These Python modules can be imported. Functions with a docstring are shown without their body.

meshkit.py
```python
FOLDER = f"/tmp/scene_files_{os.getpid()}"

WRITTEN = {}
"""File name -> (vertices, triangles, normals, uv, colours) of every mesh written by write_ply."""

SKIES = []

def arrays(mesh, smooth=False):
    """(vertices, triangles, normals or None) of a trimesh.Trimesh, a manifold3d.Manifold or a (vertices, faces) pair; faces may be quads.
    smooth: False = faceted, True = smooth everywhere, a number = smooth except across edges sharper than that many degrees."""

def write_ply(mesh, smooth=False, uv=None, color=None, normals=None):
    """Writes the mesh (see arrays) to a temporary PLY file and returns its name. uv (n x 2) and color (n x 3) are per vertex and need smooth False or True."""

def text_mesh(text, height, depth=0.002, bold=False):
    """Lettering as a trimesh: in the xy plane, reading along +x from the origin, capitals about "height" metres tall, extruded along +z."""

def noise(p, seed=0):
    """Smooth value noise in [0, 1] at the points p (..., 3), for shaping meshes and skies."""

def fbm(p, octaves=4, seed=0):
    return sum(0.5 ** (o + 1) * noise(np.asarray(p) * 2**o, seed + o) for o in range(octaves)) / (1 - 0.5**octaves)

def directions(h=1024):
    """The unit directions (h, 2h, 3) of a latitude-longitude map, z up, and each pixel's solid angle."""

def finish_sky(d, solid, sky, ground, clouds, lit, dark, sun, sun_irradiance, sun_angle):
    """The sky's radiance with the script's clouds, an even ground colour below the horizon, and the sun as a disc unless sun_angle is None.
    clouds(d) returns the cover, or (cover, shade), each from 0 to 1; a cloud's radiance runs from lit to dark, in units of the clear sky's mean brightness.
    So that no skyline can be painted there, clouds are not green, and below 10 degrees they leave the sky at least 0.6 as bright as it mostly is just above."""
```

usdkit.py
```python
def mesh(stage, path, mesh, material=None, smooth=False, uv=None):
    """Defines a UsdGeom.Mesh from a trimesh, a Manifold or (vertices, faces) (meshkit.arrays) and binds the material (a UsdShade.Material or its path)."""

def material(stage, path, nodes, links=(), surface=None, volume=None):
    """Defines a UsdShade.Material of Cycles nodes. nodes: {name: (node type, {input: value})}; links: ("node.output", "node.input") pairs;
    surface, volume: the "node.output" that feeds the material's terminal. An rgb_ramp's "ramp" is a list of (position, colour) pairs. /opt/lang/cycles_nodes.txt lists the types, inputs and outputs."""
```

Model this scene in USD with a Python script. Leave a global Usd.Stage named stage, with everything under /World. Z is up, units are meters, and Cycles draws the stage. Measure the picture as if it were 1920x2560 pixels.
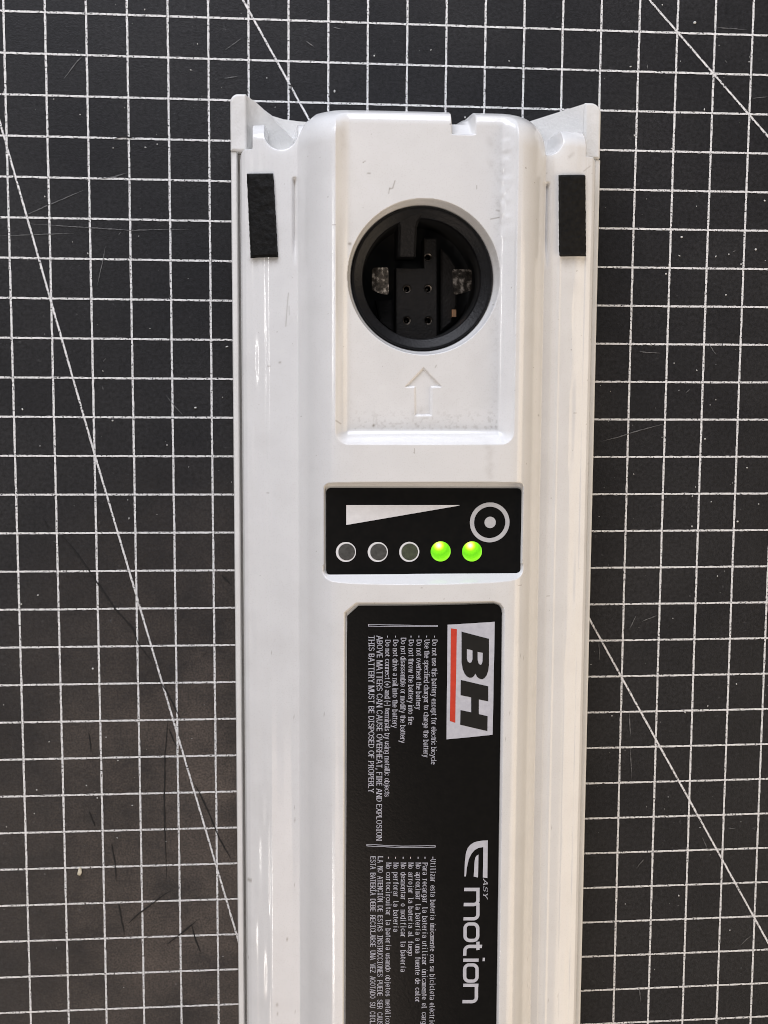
import math, random
import numpy as np, trimesh, usdkit, meshkit
from pxr import Usd, UsdGeom, UsdLux, UsdShade, Gf, Sdf, Vt
from shapely.geometry import Polygon, LineString, Point, MultiPolygon, box as sbox
from shapely import affinity
from shapely.ops import unary_union

stage = Usd.Stage.CreateInMemory()
UsdGeom.SetStageUpAxis(stage, UsdGeom.Tokens.z); UsdGeom.SetStageMetersPerUnit(stage, 1.0)
world = UsdGeom.Xform.Define(stage, '/World'); stage.SetDefaultPrim(world.GetPrim())
UsdGeom.Scope.Define(stage, '/World/Looks')
random.seed(7); rng = np.random.default_rng(11)

# ------------------------------------------------------------------ camera
cam = UsdGeom.Camera.Define(stage, '/World/camera')
cam.CreateHorizontalApertureAttr(36.0); cam.CreateVerticalApertureAttr(48.0)
cam.CreateFocalLengthAttr(36.0*2825.5/1920)
cam.CreateClippingRangeAttr(Gf.Vec2f(0.01, 50))
cam.CreateExposureAttr(0.07)
_x = cam.AddTransformOp(); _m = Gf.Matrix4d(1)
R = np.array([[0.9967761,0.0037723,-0.0801453],[0.0043858,0.9948389,0.1013721],[0.0801141,-0.1013968,0.9916151]])
for i in range(3):
    for j in range(3): _m[i, j] = float(R[j, i])
_m.SetTranslateOnly(Gf.Vec3d(-0.02924, 0.03561, 0.29642)); _x.Set(_m)

# ------------------------------------------------------------------ light: window light from upper left, warm room light from right and below
def material(name, nodes, links=(), surface='p.BSDF'):
    return usdkit.material(stage, '/World/Looks/' + name, nodes, links, surface=surface)
def area(name, pos, target, w, h, intensity, color):
    l = UsdLux.RectLight.Define(stage, '/World/' + name)
    l.CreateWidthAttr(w); l.CreateHeightAttr(h); l.CreateIntensityAttr(intensity); l.CreateColorAttr(Gf.Vec3f(*color))
    p, t = np.array(pos, float), np.array(target, float)
    z = (p-t)/np.linalg.norm(p-t); x = np.cross([0, 0, 1], z); x /= np.linalg.norm(x); y = np.cross(z, x)
    m = Gf.Matrix4d(1)
    for i, a in enumerate((x, y, z)):
        for j in range(3): m[i, j] = float(a[j])
    m.SetTranslateOnly(Gf.Vec3d(*map(float, p))); l.AddTransformOp().Set(m)
area('window_light', (-0.20, 0.80, 0.42), (0, 0.0, 0), 0.8, 0.5, 7.2, (0.885, 0.90, 1.0))
area('room_lamp', (1.0, -0.32, 0.40), (0, 0, 0), 1.2, 0.7, 3.0, (1.0, 0.81, 0.60))
area('room_lamp_001', (-0.30, -0.64, 0.74), (0, -0.1, 0), 0.6, 0.5, 2.7, (1.0, 0.80, 0.66))
area('side_window', (-0.62, 0.14, 0.80), (-0.04, 0.06, 0), 0.20, 0.035, 34.0, (1.0, 0.98, 0.95))
area('side_window_001', (-0.62, -0.555, 0.80), (-0.04, -0.09, 0), 0.15, 0.035, 42.0, (1.0, 0.97, 0.92))
dome = UsdLux.DomeLight.Define(stage, '/World/room_ambience')
dm = material('room_air', {'b': ('background_shader', {'color': (0.92, 0.95, 1.0), 'strength': 0.10})}, surface='b.background')
UsdShade.MaterialBindingAPI.Apply(dome.GetPrim()).Bind(dm)

# ------------------------------------------------------------------ helpers
used = {}
def path_of(name, parent):
    base = (parent.GetPath().pathString if parent else '/World') + '/' + name
    n = used.get(base, 0); used[base] = n+1
    return base if n == 0 else '%s_%03d' % (base, n)
def obj(name, m, mat, parent=None, smooth=False, label=None, kind=None):
    p = usdkit.mesh(stage, path_of(name, parent), m, mat, smooth=smooth).GetPrim()
    if label: p.SetCustomDataByKey('label', label)
    if kind: p.SetCustomDataByKey('kind', kind)
    return p
def thing(name, label, cat, loc=(0, 0, 0), group=None, kind=None):
    x = UsdGeom.Xform.Define(stage, path_of(name, None)); x.AddTranslateOp().Set(Gf.Vec3d(*loc)); p = x.GetPrim()
    p.SetCustomDataByKey('label', label)
    if cat: p.SetCustomDataByKey('category', cat)
    if group: p.SetCustomDataByKey('group', group)
    if kind: p.SetCustomDataByKey('kind', kind)
    return p
def polys(g): return [a for a in getattr(g, 'geoms', [g]) if a.geom_type == 'Polygon' and a.area > 1e-12]
def extrude(shape, z0, h):
    ms = []
    for g in polys(shape):
        m = trimesh.creation.extrude_polygon(g, h, engine='earcut'); m.apply_translation((0, 0, z0)); ms.append(m)
    return trimesh.util.concatenate(ms)
def lathe(profile, seg=128): return trimesh.creation.revolve(np.array(profile), sections=seg)
def sstep(x): x = np.clip(x, 0, 1); return x*x*(3-2*x)

# ------------------------------------------------------------------ materials
def noise_mat(name, c1, c2, scale, rough, bump_scale=None, bump=0.0, spec=0.5, extra=None, detail=4, bump_dist=0.0004, coat=0):
    n = {'g': ('geometry', {}), 'n': ('noise_texture', {'scale': scale, 'detail': detail, 'roughness': 0.6}),
         'r': ('rgb_ramp', {'ramp': [(0.3, c1), (0.7, c2)]}), 'p': ('principled_bsdf', {'roughness': rough, 'specular_ior_level': spec, 'coat_weight': coat})}
    l = [('g.position', 'n.vector'), ('n.fac', 'r.fac'), ('r.color', 'p.base_color')]
    if bump_scale:
        n['nb'] = ('noise_texture', {'scale': bump_scale, 'detail': 3.0}); n['b'] = ('bump', {'strength': bump, 'distance': bump_dist})
        l += [('g.position', 'nb.vector'), ('nb.fac', 'b.height'), ('b.normal', 'p.normal')]
    return material(name, n, l)
# glossy white moulded plastic; "grime" is real dirt, carried by the mesh
def white_plastic(name, c, rough, bump):
    return material(name, {
        'g': ('geometry', {}), 'a': ('attribute', {'attribute': 'grime'}),
        'n': ('noise_texture', {'scale': 120.0, 'detail': 5.0, 'roughness': 0.65}),
        'r': ('rgb_ramp', {'ramp': [(0.3, tuple(0.955*k for k in c)), (0.7, c)]}),
        'nf': ('noise_texture', {'scale': 3500.0, 'detail': 2.0}), 'rf': ('rgb_ramp', {'ramp': [(0.32, (0.90, 0.89, 0.88)), (0.45, (1, 1, 1))]}),
        'mf': ('mix', {'mix_type': 'multiply', 'fac': 0.55}),
        'm': ('mix', {'color2': (0.20, 0.165, 0.12)}),
        'nb': ('noise_texture', {'scale': 900.0, 'detail': 2.0}), 'b': ('bump', {'strength': bump, 'distance': 0.00025}),
        'mp': ('mapping', {'scale': (1.0, 0.10, 1.0)}), 'nl': ('noise_texture', {'scale': 520.0, 'detail': 2.0}), 'b2': ('bump', {'strength': bump*0.8, 'distance': 0.0004}),
        'p': ('principled_bsdf', {'roughness': rough, 'specular_ior_level': 0.5})},
        [('g.position', 'n.vector'), ('g.position', 'nf.vector'), ('g.position', 'nb.vector'), ('g.position', 'mp.vector'), ('mp.vector', 'nl.vector'),
         ('n.fac', 'r.fac'), ('nf.fac', 'rf.fac'), ('r.color', 'mf.color1'), ('rf.color', 'mf.color2'), ('mf.color', 'm.color1'),
         ('a.fac', 'm.fac'), ('m.color', 'p.base_color'),
         ('nl.fac', 'b2.height'), ('b2.normal', 'b.normal'), ('nb.fac', 'b.height'), ('b.normal', 'p.normal')])
M_white = white_plastic('white_plastic', (0.82, 0.82, 0.81), 0.14, 0.05)
M_rail = noise_mat('white_rail_plastic', (0.74, 0.735, 0.71), (0.80, 0.795, 0.775), 200.0, 0.42, 1500.0, 0.15)
M_cap = noise_mat('white_cap_plastic', (0.72, 0.715, 0.69), (0.79, 0.785, 0.765), 350.0, 0.5, 1800.0, 0.2)
M_foam = noise_mat('black_foam', (0.005, 0.005, 0.005), (0.013, 0.0125, 0.012), 900.0, 0.65, 800.0, 0.6, 0.15, bump_dist=0.0006)
M_sticker = noise_mat('black_sticker', (0.0028, 0.0026, 0.0025), (0.005, 0.0046, 0.0043), 600.0, 0.34, 1700.0, 0.10, 0.28)
M_panel = noise_mat('black_panel', (0.003, 0.003, 0.003), (0.006, 0.0055, 0.005), 500.0, 0.33, 2200.0, 0.10, 0.3)
M_silver = noise_mat('silver_print', (0.50, 0.51, 0.57), (0.60, 0.61, 0.67), 700.0, 0.45, 1800.0, 0.1)
M_text = noise_mat('pale_text_print', (0.58, 0.59, 0.68), (0.74, 0.75, 0.84), 900.0, 0.5)
M_wprint = noise_mat('white_print', (0.74, 0.74, 0.75), (0.84, 0.84, 0.85), 500.0, 0.45)
M_gprint = noise_mat('grey_print', (0.50, 0.50, 0.52), (0.60, 0.60, 0.61), 500.0, 0.45)
M_red = noise_mat('red_print', (0.56, 0.045, 0.022), (0.66, 0.06, 0.03), 600.0, 0.45)
M_blackprint = noise_mat('black_print', (0.009, 0.0088, 0.008), (0.013, 0.0125, 0.012), 600.0, 0.4)
M_rim = noise_mat('black_connector_plastic', (0.0028, 0.0028, 0.0033), (0.006, 0.006, 0.007), 500.0, 0.48, 1500.0, 0.25, 0.3)
M_block = noise_mat('dark_contact_plastic', (0.0065, 0.0056, 0.005), (0.0125, 0.0104, 0.009), 500.0, 0.55, 1500.0, 0.25, 0.3)
M_hole = noise_mat('deep_black', (0.003, 0.003, 0.003), (0.006, 0.006, 0.006), 500.0, 0.6)
M_metal = material('painted_glint_metal', {'g': ('geometry', {}), 'n': ('noise_texture', {'scale': 900.0, 'detail': 5.0}), 'r': ('rgb_ramp', {'ramp': [(0.35, (0.035, 0.03, 0.025)), (0.52, (0.09, 0.075, 0.062)), (0.68, (0.62, 0.54, 0.46))]}),  # dark metal; pale end of the ramp paints glints into the colour
    'b': ('bump', {'strength': 0.35, 'distance': 0.0002}), 'p': ('principled_bsdf', {'metallic': 0.85, 'roughness': 0.38})},
    [('g.position', 'n.vector'), ('n.fac', 'r.fac'), ('r.color', 'p.base_color'), ('n.fac', 'b.height'), ('b.normal', 'p.normal')])
M_copper = material('copper_metal', {'p': ('principled_bsdf', {'base_color': (0.72, 0.42, 0.24), 'metallic': 0.9, 'roughness': 0.35})})
M_lens = noise_mat('grey_led_lens', (0.050, 0.050, 0.047), (0.095, 0.095, 0.09), 900.0, 0.4)
M_lens_tint = noise_mat('faint_green_led_lens', (0.050, 0.056, 0.040), (0.09, 0.105, 0.065), 900.0, 0.4)
def led_mat(name, hot):      # lit LED behind a frosted green lens: hottest over the chip
    return material(name, {'g': ('geometry', {}), 'd': ('vector_math', {'math_type': 'distance', 'vector2': hot}),
        's': ('math', {'math_type': 'divide', 'value2': 0.0034}),
        'r': ('rgb_ramp', {'ramp': [(0.0, (2.4, 2.2, 1.3)), (0.12, (1.7, 1.6, 0.55)), (0.25, (0.85, 1.05, 0.04)), (0.42, (0.24, 0.78, 0.002)), (0.70, (0.12, 0.52, 0.001)), (0.92, (0.18, 0.64, 0.002)), (1.0, (0.26, 0.74, 0.01))]}),
        'n': ('noise_texture', {'scale': 2600.0, 'detail': 3.0}), 'rn': ('rgb_ramp', {'ramp': [(0.35, (0.72, 0.72, 0.72)), (0.65, (1, 1, 1))]}), 'mm': ('mix', {'mix_type': 'multiply', 'fac': 0.5}),
        'p': ('principled_bsdf', {'base_color': (0.05, 0.25, 0.01), 'roughness': 0.4, 'emission_strength': 1.15})},
        [('g.position', 'd.vector1'), ('d.value', 's.value1'), ('s.value', 'r.fac'), ('g.position', 'n.vector'), ('n.fac', 'rn.fac'), ('r.color', 'mm.color1'), ('rn.color', 'mm.color2'), ('mm.color', 'p.emission_color')])
M_scuff = noise_mat('dark_scuff', (0.10, 0.09, 0.08), (0.22, 0.21, 0.20), 2500.0, 0.6)
M_mat = material('mat_rubber', {
    'g': ('geometry', {}),
    'n1': ('noise_texture', {'scale': 22.0, 'detail': 6.0, 'roughness': 0.65}), 'r1': ('rgb_ramp', {'ramp': [(0.35, (0.0105, 0.0107, 0.0128)), (0.64, (0.0215, 0.0212, 0.0228))]}),
    'n2': ('noise_texture', {'scale': 1100.0, 'detail': 4.0, 'roughness': 0.7}), 'r2': ('rgb_ramp', {'ramp': [(0.3, (0.35, 0.35, 0.35)), (0.7, (1.5, 1.5, 1.5))]}), 'm2': ('mix', {'mix_type': 'multiply', 'fac': 1.0}),
    # scuffed patches of pale dust
    'n3': ('noise_texture', {'scale': 420.0, 'detail': 4.0, 'roughness': 0.7}), 'r3': ('rgb_ramp', {'ramp': [(0.64, (0, 0, 0)), (0.80, (1, 1, 1))]}),
    'n4': ('noise_texture', {'scale': 30.0, 'detail': 3.0}), 'r4': ('rgb_ramp', {'ramp': [(0.46, (0, 0, 0)), (0.66, (1, 1, 1))]}), 'm4': ('mix', {'mix_type': 'multiply', 'fac': 1.0}),
    'm5': ('mix', {'color2': (0.11, 0.11, 0.115)}),
    # warm lamp sheen painted into the colour as a mottled brown patch
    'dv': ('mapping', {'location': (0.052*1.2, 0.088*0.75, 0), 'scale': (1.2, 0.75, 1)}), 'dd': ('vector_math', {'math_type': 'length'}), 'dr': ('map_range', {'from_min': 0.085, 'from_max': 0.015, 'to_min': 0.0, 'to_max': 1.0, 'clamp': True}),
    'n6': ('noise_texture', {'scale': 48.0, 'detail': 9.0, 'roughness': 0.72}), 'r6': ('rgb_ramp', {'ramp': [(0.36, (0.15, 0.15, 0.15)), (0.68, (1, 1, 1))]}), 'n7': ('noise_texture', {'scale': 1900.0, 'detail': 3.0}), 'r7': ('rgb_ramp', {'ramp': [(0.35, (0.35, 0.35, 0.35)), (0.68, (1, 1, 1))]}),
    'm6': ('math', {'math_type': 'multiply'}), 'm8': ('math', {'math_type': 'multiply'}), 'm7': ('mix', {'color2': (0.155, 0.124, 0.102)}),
    'nb': ('noise_texture', {'scale': 2200.0, 'detail': 3.0}), 'b': ('bump', {'strength': 0.35, 'distance': 0.00025}),
    'p': ('principled_bsdf', {'roughness': 0.5, 'specular_ior_level': 0.35})},
    [('g.position', 'n1.vector'), ('g.position', 'n2.vector'), ('g.position', 'n3.vector'), ('g.position', 'n4.vector'), ('g.position', 'nb.vector'),
     ('n1.fac', 'r1.fac'), ('n2.fac', 'r2.fac'), ('r1.color', 'm2.color1'), ('r2.color', 'm2.color2'), ('n3.fac', 'r3.fac'), ('n4.fac', 'r4.fac'),
     ('r3.color', 'm4.color1'), ('r4.color', 'm4.color2'), ('m4.color', 'm5.fac'), ('m2.color', 'm7.color1'), ('m7.color', 'm5.color1'), ('m5.color', 'p.base_color'),
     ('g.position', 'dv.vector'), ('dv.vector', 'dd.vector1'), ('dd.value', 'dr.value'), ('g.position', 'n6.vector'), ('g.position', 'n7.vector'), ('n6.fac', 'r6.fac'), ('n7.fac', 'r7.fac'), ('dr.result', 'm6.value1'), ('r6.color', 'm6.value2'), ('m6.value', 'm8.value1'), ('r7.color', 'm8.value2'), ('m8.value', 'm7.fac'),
     ('nb.fac', 'b.height'), ('b.normal', 'p.normal')])
# worn printed line: the ink has flaked off in grains
M_line = material('worn_white_ink', {
    'g': ('geometry', {}), 'n': ('noise_texture', {'scale': 2600.0, 'detail': 2.0, 'roughness': 0.6}), 'r': ('rgb_ramp', {'ramp': [(0.37, (0, 0, 0)), (0.43, (1, 1, 1))]}),
    'n2': ('noise_texture', {'scale': 700.0, 'detail': 3.0}), 'r2': ('rgb_ramp', {'ramp': [(0.3, (0.70, 0.70, 0.70)), (0.7, (0.88, 0.88, 0.87))]}),
    'p': ('principled_bsdf', {'roughness': 0.6, 'specular_ior_level': 0.3}), 't': ('transparent_bsdf', {}), 'x': ('mix_closure', {})},
    [('g.position', 'n.vector'), ('g.position', 'n2.vector'), ('n.fac', 'r.fac'), ('n2.fac', 'r2.fac'), ('r2.color', 'p.base_color'),
     ('r.color', 'x.fac'), ('t.BSDF', 'x.closure1'), ('p.BSDF', 'x.closure2')], surface='x.closure')
M_scratch = noise_mat('pale_scratch', (0.07, 0.07, 0.072), (0.22, 0.22, 0.22), 2200.0, 0.6)
M_cut = noise_mat('dark_cut', (0.004, 0.004, 0.004), (0.010, 0.009, 0.008), 1500.0, 0.7)
M_dust = noise_mat('pale_dust', (0.45, 0.45, 0.44), (0.75, 0.75, 0.72), 2000.0, 0.8)
M_crumb = noise_mat('cream_crumb', (0.62, 0.55, 0.38), (0.85, 0.80, 0.66), 1500.0, 0.6, 1800.0, 0.4)

# ------------------------------------------------------------------ cutting mat
mat_t = thing('cutting_mat', 'black self-healing cutting mat printed with a worn white centimetre grid, under the white battery', 'cutting mat', kind='structure')
b = trimesh.creation.box((0.40, 0.46, 0.003)); b.apply_translation((0, -0.005, -0.0015))
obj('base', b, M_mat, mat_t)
WARP = np.array([[-3.11e-05,-2.2e-05],[0.0001964,-0.0001734],[9.56e-05,0.0001461],[-7.43e-05,9.97e-05],[5.38e-05,9.75e-05],[0.0001523,-0.0001126],[-2.61e-05,9.91e-05],[-0.0001625,2.06e-05],[3.59e-05,6.53e-05],[-7.96e-05,4.26e-05]])
def grid_pt(c, r):
    c, r = np.asarray(c, float), np.asarray(r, float)
    a = (np.clip(c, -1, 21)-10)/10; q = (np.clip(r, -1, 27)-13)/13
    B = np.stack([a*0+1, a, q, a*a, a*q, q*q, a**3, a*a*q, a*q*q, q**3], -1)
    w = B @ WARP
    return np.stack([(c-10)*.01+w[..., 0], -(r-13)*.01+w[..., 1]], -1)
def strip(pts, width, z, seed=0, jitter=0.16, taper=False):
    pts = np.asarray(pts, float)
    d = np.gradient(pts, axis=0); d /= np.linalg.norm(d, axis=1, keepdims=True)+1e-12
    n = np.c_[-d[:, 1], d[:, 0]]; rs = np.random.default_rng(seed); k = len(pts)
    w = np.ones(k)*width/2
    if taper: w = w*np.clip(np.sin(np.linspace(0.08, math.pi-0.08, k))*1.3, 0.15, 1)
    a = pts+n*(w*(1+jitter*rs.uniform(-1, 1, k)))[:, None]; c = pts-n*(w*(1+jitter*rs.uniform(-1, 1, k)))[:, None]
    v = np.zeros((2*k, 3)); v[:k, :2] = a; v[k:, :2] = c; v[:, 2] = z
    i = np.arange(k-1)
    return trimesh.Trimesh(v, np.r_[np.c_[i, i+k, i+1], np.c_[i+1, i+k, i+k+1]], process=False)
def dense(pts, step):
    pts = np.asarray(pts, float); out = []
    for p, q in zip(pts[:-1], pts[1:]):
        n = max(2, int(np.linalg.norm(q-p)/step)); out.append(p+(q-p)*np.linspace(0, 1, n, endpoint=False)[:, None])
    out.append(pts[-1:]); return np.vstack(out)
rows = np.arange(-8, 35.01, 0.06); cols = np.arange(-9, 29.01, 0.06)
for c in range(-8, 29): obj('grid_line', strip(grid_pt(rows*0+c, rows), 0.00052, 0.00006, 100+c), M_line, mat_t)
for r in range(-7, 35): obj('grid_line', strip(grid_pt(cols, cols*0+r), 0.00050, 0.00010, 300+r), M_line, mat_t)
for k, (p, q) in enumerate([[[-0.110091,0.135956],[-0.080205,0.020716]],[[-0.080205,0.020716],[-0.03213,-0.157817]],[[-0.046141,0.142768],[0.007382,0.049394]],[[0.023988,0.022545],[0.120522,-0.145858]],[[0.046222,0.154283],[0.128435,0.070508]]]):
    p, q = np.array(p), np.array(q)
    obj('diagonal_line', strip(dense([p, q], 0.0006), 0.00050, 0.00014, 500+k), M_line, mat_t)
for k, pts in enumerate([[[-0.090173,0.000769],[-0.08637,-0.003669],[-0.082189,-0.009751],[-0.079904,-0.013417],[-0.075688,-0.01997],[-0.071414,-0.024927],[-0.069898,-0.029258],[-0.065997,-0.034879]],[[-0.064785,-0.039096],[-0.062406,-0.042917],[-0.060034,-0.048019],[-0.05904,-0.049941]],[[-0.056186,-0.066819],[-0.054174,-0.070729],[-0.051962,-0.075952],[-0.05015,-0.080755],[-0.049343,-0.082944],[-0.046074,-0.089126]],[[-0.062493,-0.048819],[-0.063468,-0.059398],[-0.063853,-0.071348],[-0.063804,-0.081677],[-0.063604,-0.090344],[-0.06358,-0.094259]],[[-0.076472,-0.099945],[-0.07555,-0.105651],[-0.074996,-0.109175]],[[-0.061962,-0.096925],[-0.064049,-0.09795],[-0.068238,-0.101088],[-0.071589,-0.103599],[-0.074114,-0.106138]],[[-0.055423,-0.105463],[-0.058374,-0.108],[-0.063848,-0.11221]],[[-0.057107,-0.106724],[-0.055916,-0.111612],[-0.0547,-0.11475]],[[-0.077998,-0.083436],[-0.077084,-0.089074],[-0.076972,-0.093842]],[[-0.083722,-0.074271],[-0.082186,-0.078593]],[[-0.083252,-0.052638],[-0.082765,-0.058136]],[[-0.062339,-0.052206],[-0.061361,-0.055193],[-0.060165,-0.057342]],[[-0.09341,0.003786],[-0.092862,0.002384],[-0.092425,0.001181]],[[-0.030107,0.114026],[-0.029365,0.113823],[-0.028393,0.113959]],[[-0.068793,0.099985],[-0.071833,0.100293],[-0.073746,0.099688]],[[-0.048061,-0.01125],[-0.045677,-0.013726]],[[-0.043213,-0.007612],[-0.042062,-0.014168],[-0.041711,-0.020749]]]):
    obj('knife_cut', strip(dense(pts, 0.0008), 0.00034, 0.00018, 700+k, 0.5, True), M_cut, mat_t)
for k, pts in enumerate([[[-0.080696,0.119813],[-0.082229,0.118477],[-0.083583,0.116777],[-0.085713,0.114056]],[[-0.07637,0.073305],[-0.077015,0.069851],[-0.077846,0.066771],[-0.078609,0.063302]],[[-0.102363,0.075385],[-0.092892,0.075912],[-0.084138,0.076315]],[[-0.095474,0.078526],[-0.083338,0.077964],[-0.069965,0.077301],[-0.05492,0.077847]],[[-0.073058,0.07603],[-0.072468,0.076803]],[[-0.054988,0.117171],[-0.053467,0.116652]],[[-0.097707,0.079814],[-0.090816,0.082958],[-0.080846,0.087297]],[[-0.078514,0.089609],[-0.073926,0.090454],[-0.070087,0.091663]],[[-0.061734,0.035735],[-0.060582,0.034162],[-0.057492,0.030614]],[[-0.077539,0.044272],[-0.076748,0.045136]],[[-0.054718,0.032207],[-0.054,0.033001]],[[-0.077687,0.037036],[-0.077745,0.038016]],[[0.080363,0.131189],[0.084465,0.131118],[0.088583,0.130854]],[[0.083109,0.123181],[0.083753,0.122426]],[[0.059353,0.110584],[0.05856,0.109791]],[[0.06251,0.121466],[0.062625,0.120315]],[[0.090891,0.113685],[0.095018,0.114178]],[[0.086963,0.074137],[0.087785,0.074549]],[[0.052713,0.024006],[0.057495,0.025242],[0.061235,0.026479],[0.065821,0.027718],[0.069788,0.028753]],[[0.07543,0.036964],[0.076658,0.038074]],[[0.081529,0.049833],[0.082638,0.048217],[0.083516,0.047207]],[[0.061835,-0.026957],[0.062846,-0.024846],[0.063654,-0.023158]],[[0.065197,-0.024873],[0.069429,-0.023223]],[[0.053391,-0.030249],[0.053856,-0.035364]],[[0.06232,0.04786],[0.068177,0.0475]],[[0.099618,-0.115318],[0.098075,-0.116412],[0.096331,-0.118189]],[[0.091465,-0.083711],[0.093487,-0.083991]],[[0.098411,-0.083989],[0.099976,-0.083852]],[[0.084194,-0.086208],[0.085639,-0.089398]],[[0.062393,-0.049836],[0.062888,-0.056846]],[[0.062971,-0.05992],[0.063572,-0.069189]],[[0.067439,-0.129289],[0.067926,-0.133915]],[[0.065589,-0.094659],[0.067728,-0.092026]],[[0.053783,-0.127103],[0.054673,-0.127138]],[[-0.045782,0.122107],[-0.043792,0.123536],[-0.041801,0.124965]],[[-0.018757,0.128385],[-0.016754,0.128003]],[[-0.025617,0.124879],[-0.023622,0.123556]],[[-0.046132,0.115216],[-0.042729,0.115692]]]):
    obj('scratch', strip(dense(pts, 0.0006), 0.00017, 0.00016, 800+k, 0.7, True), M_scratch, mat_t)
# loose dust: too many grains to count
sp = [tuple(p)+(s,) for p, s in [[[-0.073978,0.097541],0.00018],[[-0.091135,0.085294],0.00018],[[-0.088351,0.109056],0.00018],[[-0.065968,0.097863],0.00018],[[-0.063011,0.098681],0.00018],[[-0.081958,0.105488],0.00018],[[-0.080812,0.071405],0.00018],[[-0.052697,0.123375],0.00018],[[-0.054418,0.117],0.00018],[[-0.065596,0.131239],0.00018],[[-0.071763,0.003893],0.0002],[[-0.07199,0.008708],0.0002],[[-0.098073,0.032055],0.0002],[[-0.05432,0.032605],0.0003],[[-0.09791,-0.074672],0.00017],[[-0.08418,-0.067351],0.00017],[[-0.075843,-0.060701],0.00017],[[-0.072282,-0.073108],0.00017],[[-0.081412,-0.070827],0.00017],[[-0.093582,-0.055209],0.00017],[[-0.097135,-0.068229],0.00017],[[-0.105259,-0.078099],0.00017],[[0.074805,0.132366],0.00022],[[0.069135,0.068298],0.00022],[[0.073076,0.077836],0.00022],[[0.072606,0.073014],0.00022],[[0.085607,0.062964],0.00022],[[0.093308,0.074949],0.00022],[[0.082487,0.072954],0.00022],[[0.058179,0.120849],0.00022],[[0.078118,0.11057],0.00022],[[0.095243,0.08762],0.00022],[[0.074807,0.13229],0.0003],[[0.069138,0.068219],0.0003],[[0.078307,0.043019],0.00017],[[0.083809,0.035241],0.00017],[[0.061877,0.015283],0.00017],[[0.089209,0.012837],0.00017],[[0.078235,0.009319],0.00017],[[0.083534,0.00776],0.00017],[[0.078378,0.001087],0.00017],[[0.073874,-0.024166],0.00017],[[0.081205,0.024743],0.00017],[[0.085961,-0.012611],0.00017],[[0.093118,0.016998],0.00017],[[0.092405,-0.042707],0.00017],[[0.08447,-0.048793],0.00017],[[0.07801,-0.102994],0.00017],[[0.093092,-0.113667],0.00017],[[0.083476,-0.083405],0.00017],[[0.057598,-0.051057],0.00017],[[-0.008293,0.121713],0.0002],[[0.026358,0.12138],0.0002],[[-0.035459,0.11555],0.0002],[[0.015155,0.107077],0.0002]]]
for _ in range(420): sp.append((rng.uniform(-.145, .145), rng.uniform(-.17, .15), 0.00007*rng.lognormal(0.2, 0.45)))
ms = []
for x, y, s in sp:
    m = trimesh.creation.icosphere(subdivisions=1, radius=s); m.vertices *= rng.uniform(0.6, 1.5, 3)*[1, 1, 0.5]
    m.apply_transform(trimesh.transformations.rotation_matrix(rng.uniform(0, 6.28), (0, 0, 1))); m.apply_translation((x, y, s*0.3)); ms.append(m)
d = obj('dust', trimesh.util.concatenate(ms), M_dust, label='white specks of dust scattered over the black cutting mat', kind='stuff'); d.SetCustomDataByKey('category', 'dust')
cx, cy = [-0.086327,-0.09074]
m = trimesh.creation.icosphere(subdivisions=3, radius=0.0009); v = m.vertices
v *= (1+0.5*(meshkit.noise(v*1400+5, 3)-.5))[:, None]*[0.62, 1.25, 0.6]; v[:, 0] *= 1-0.45*(v[:, 1]/0.0011); m.vertices = v; m.apply_translation((cx, cy, 0.00042))
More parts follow.
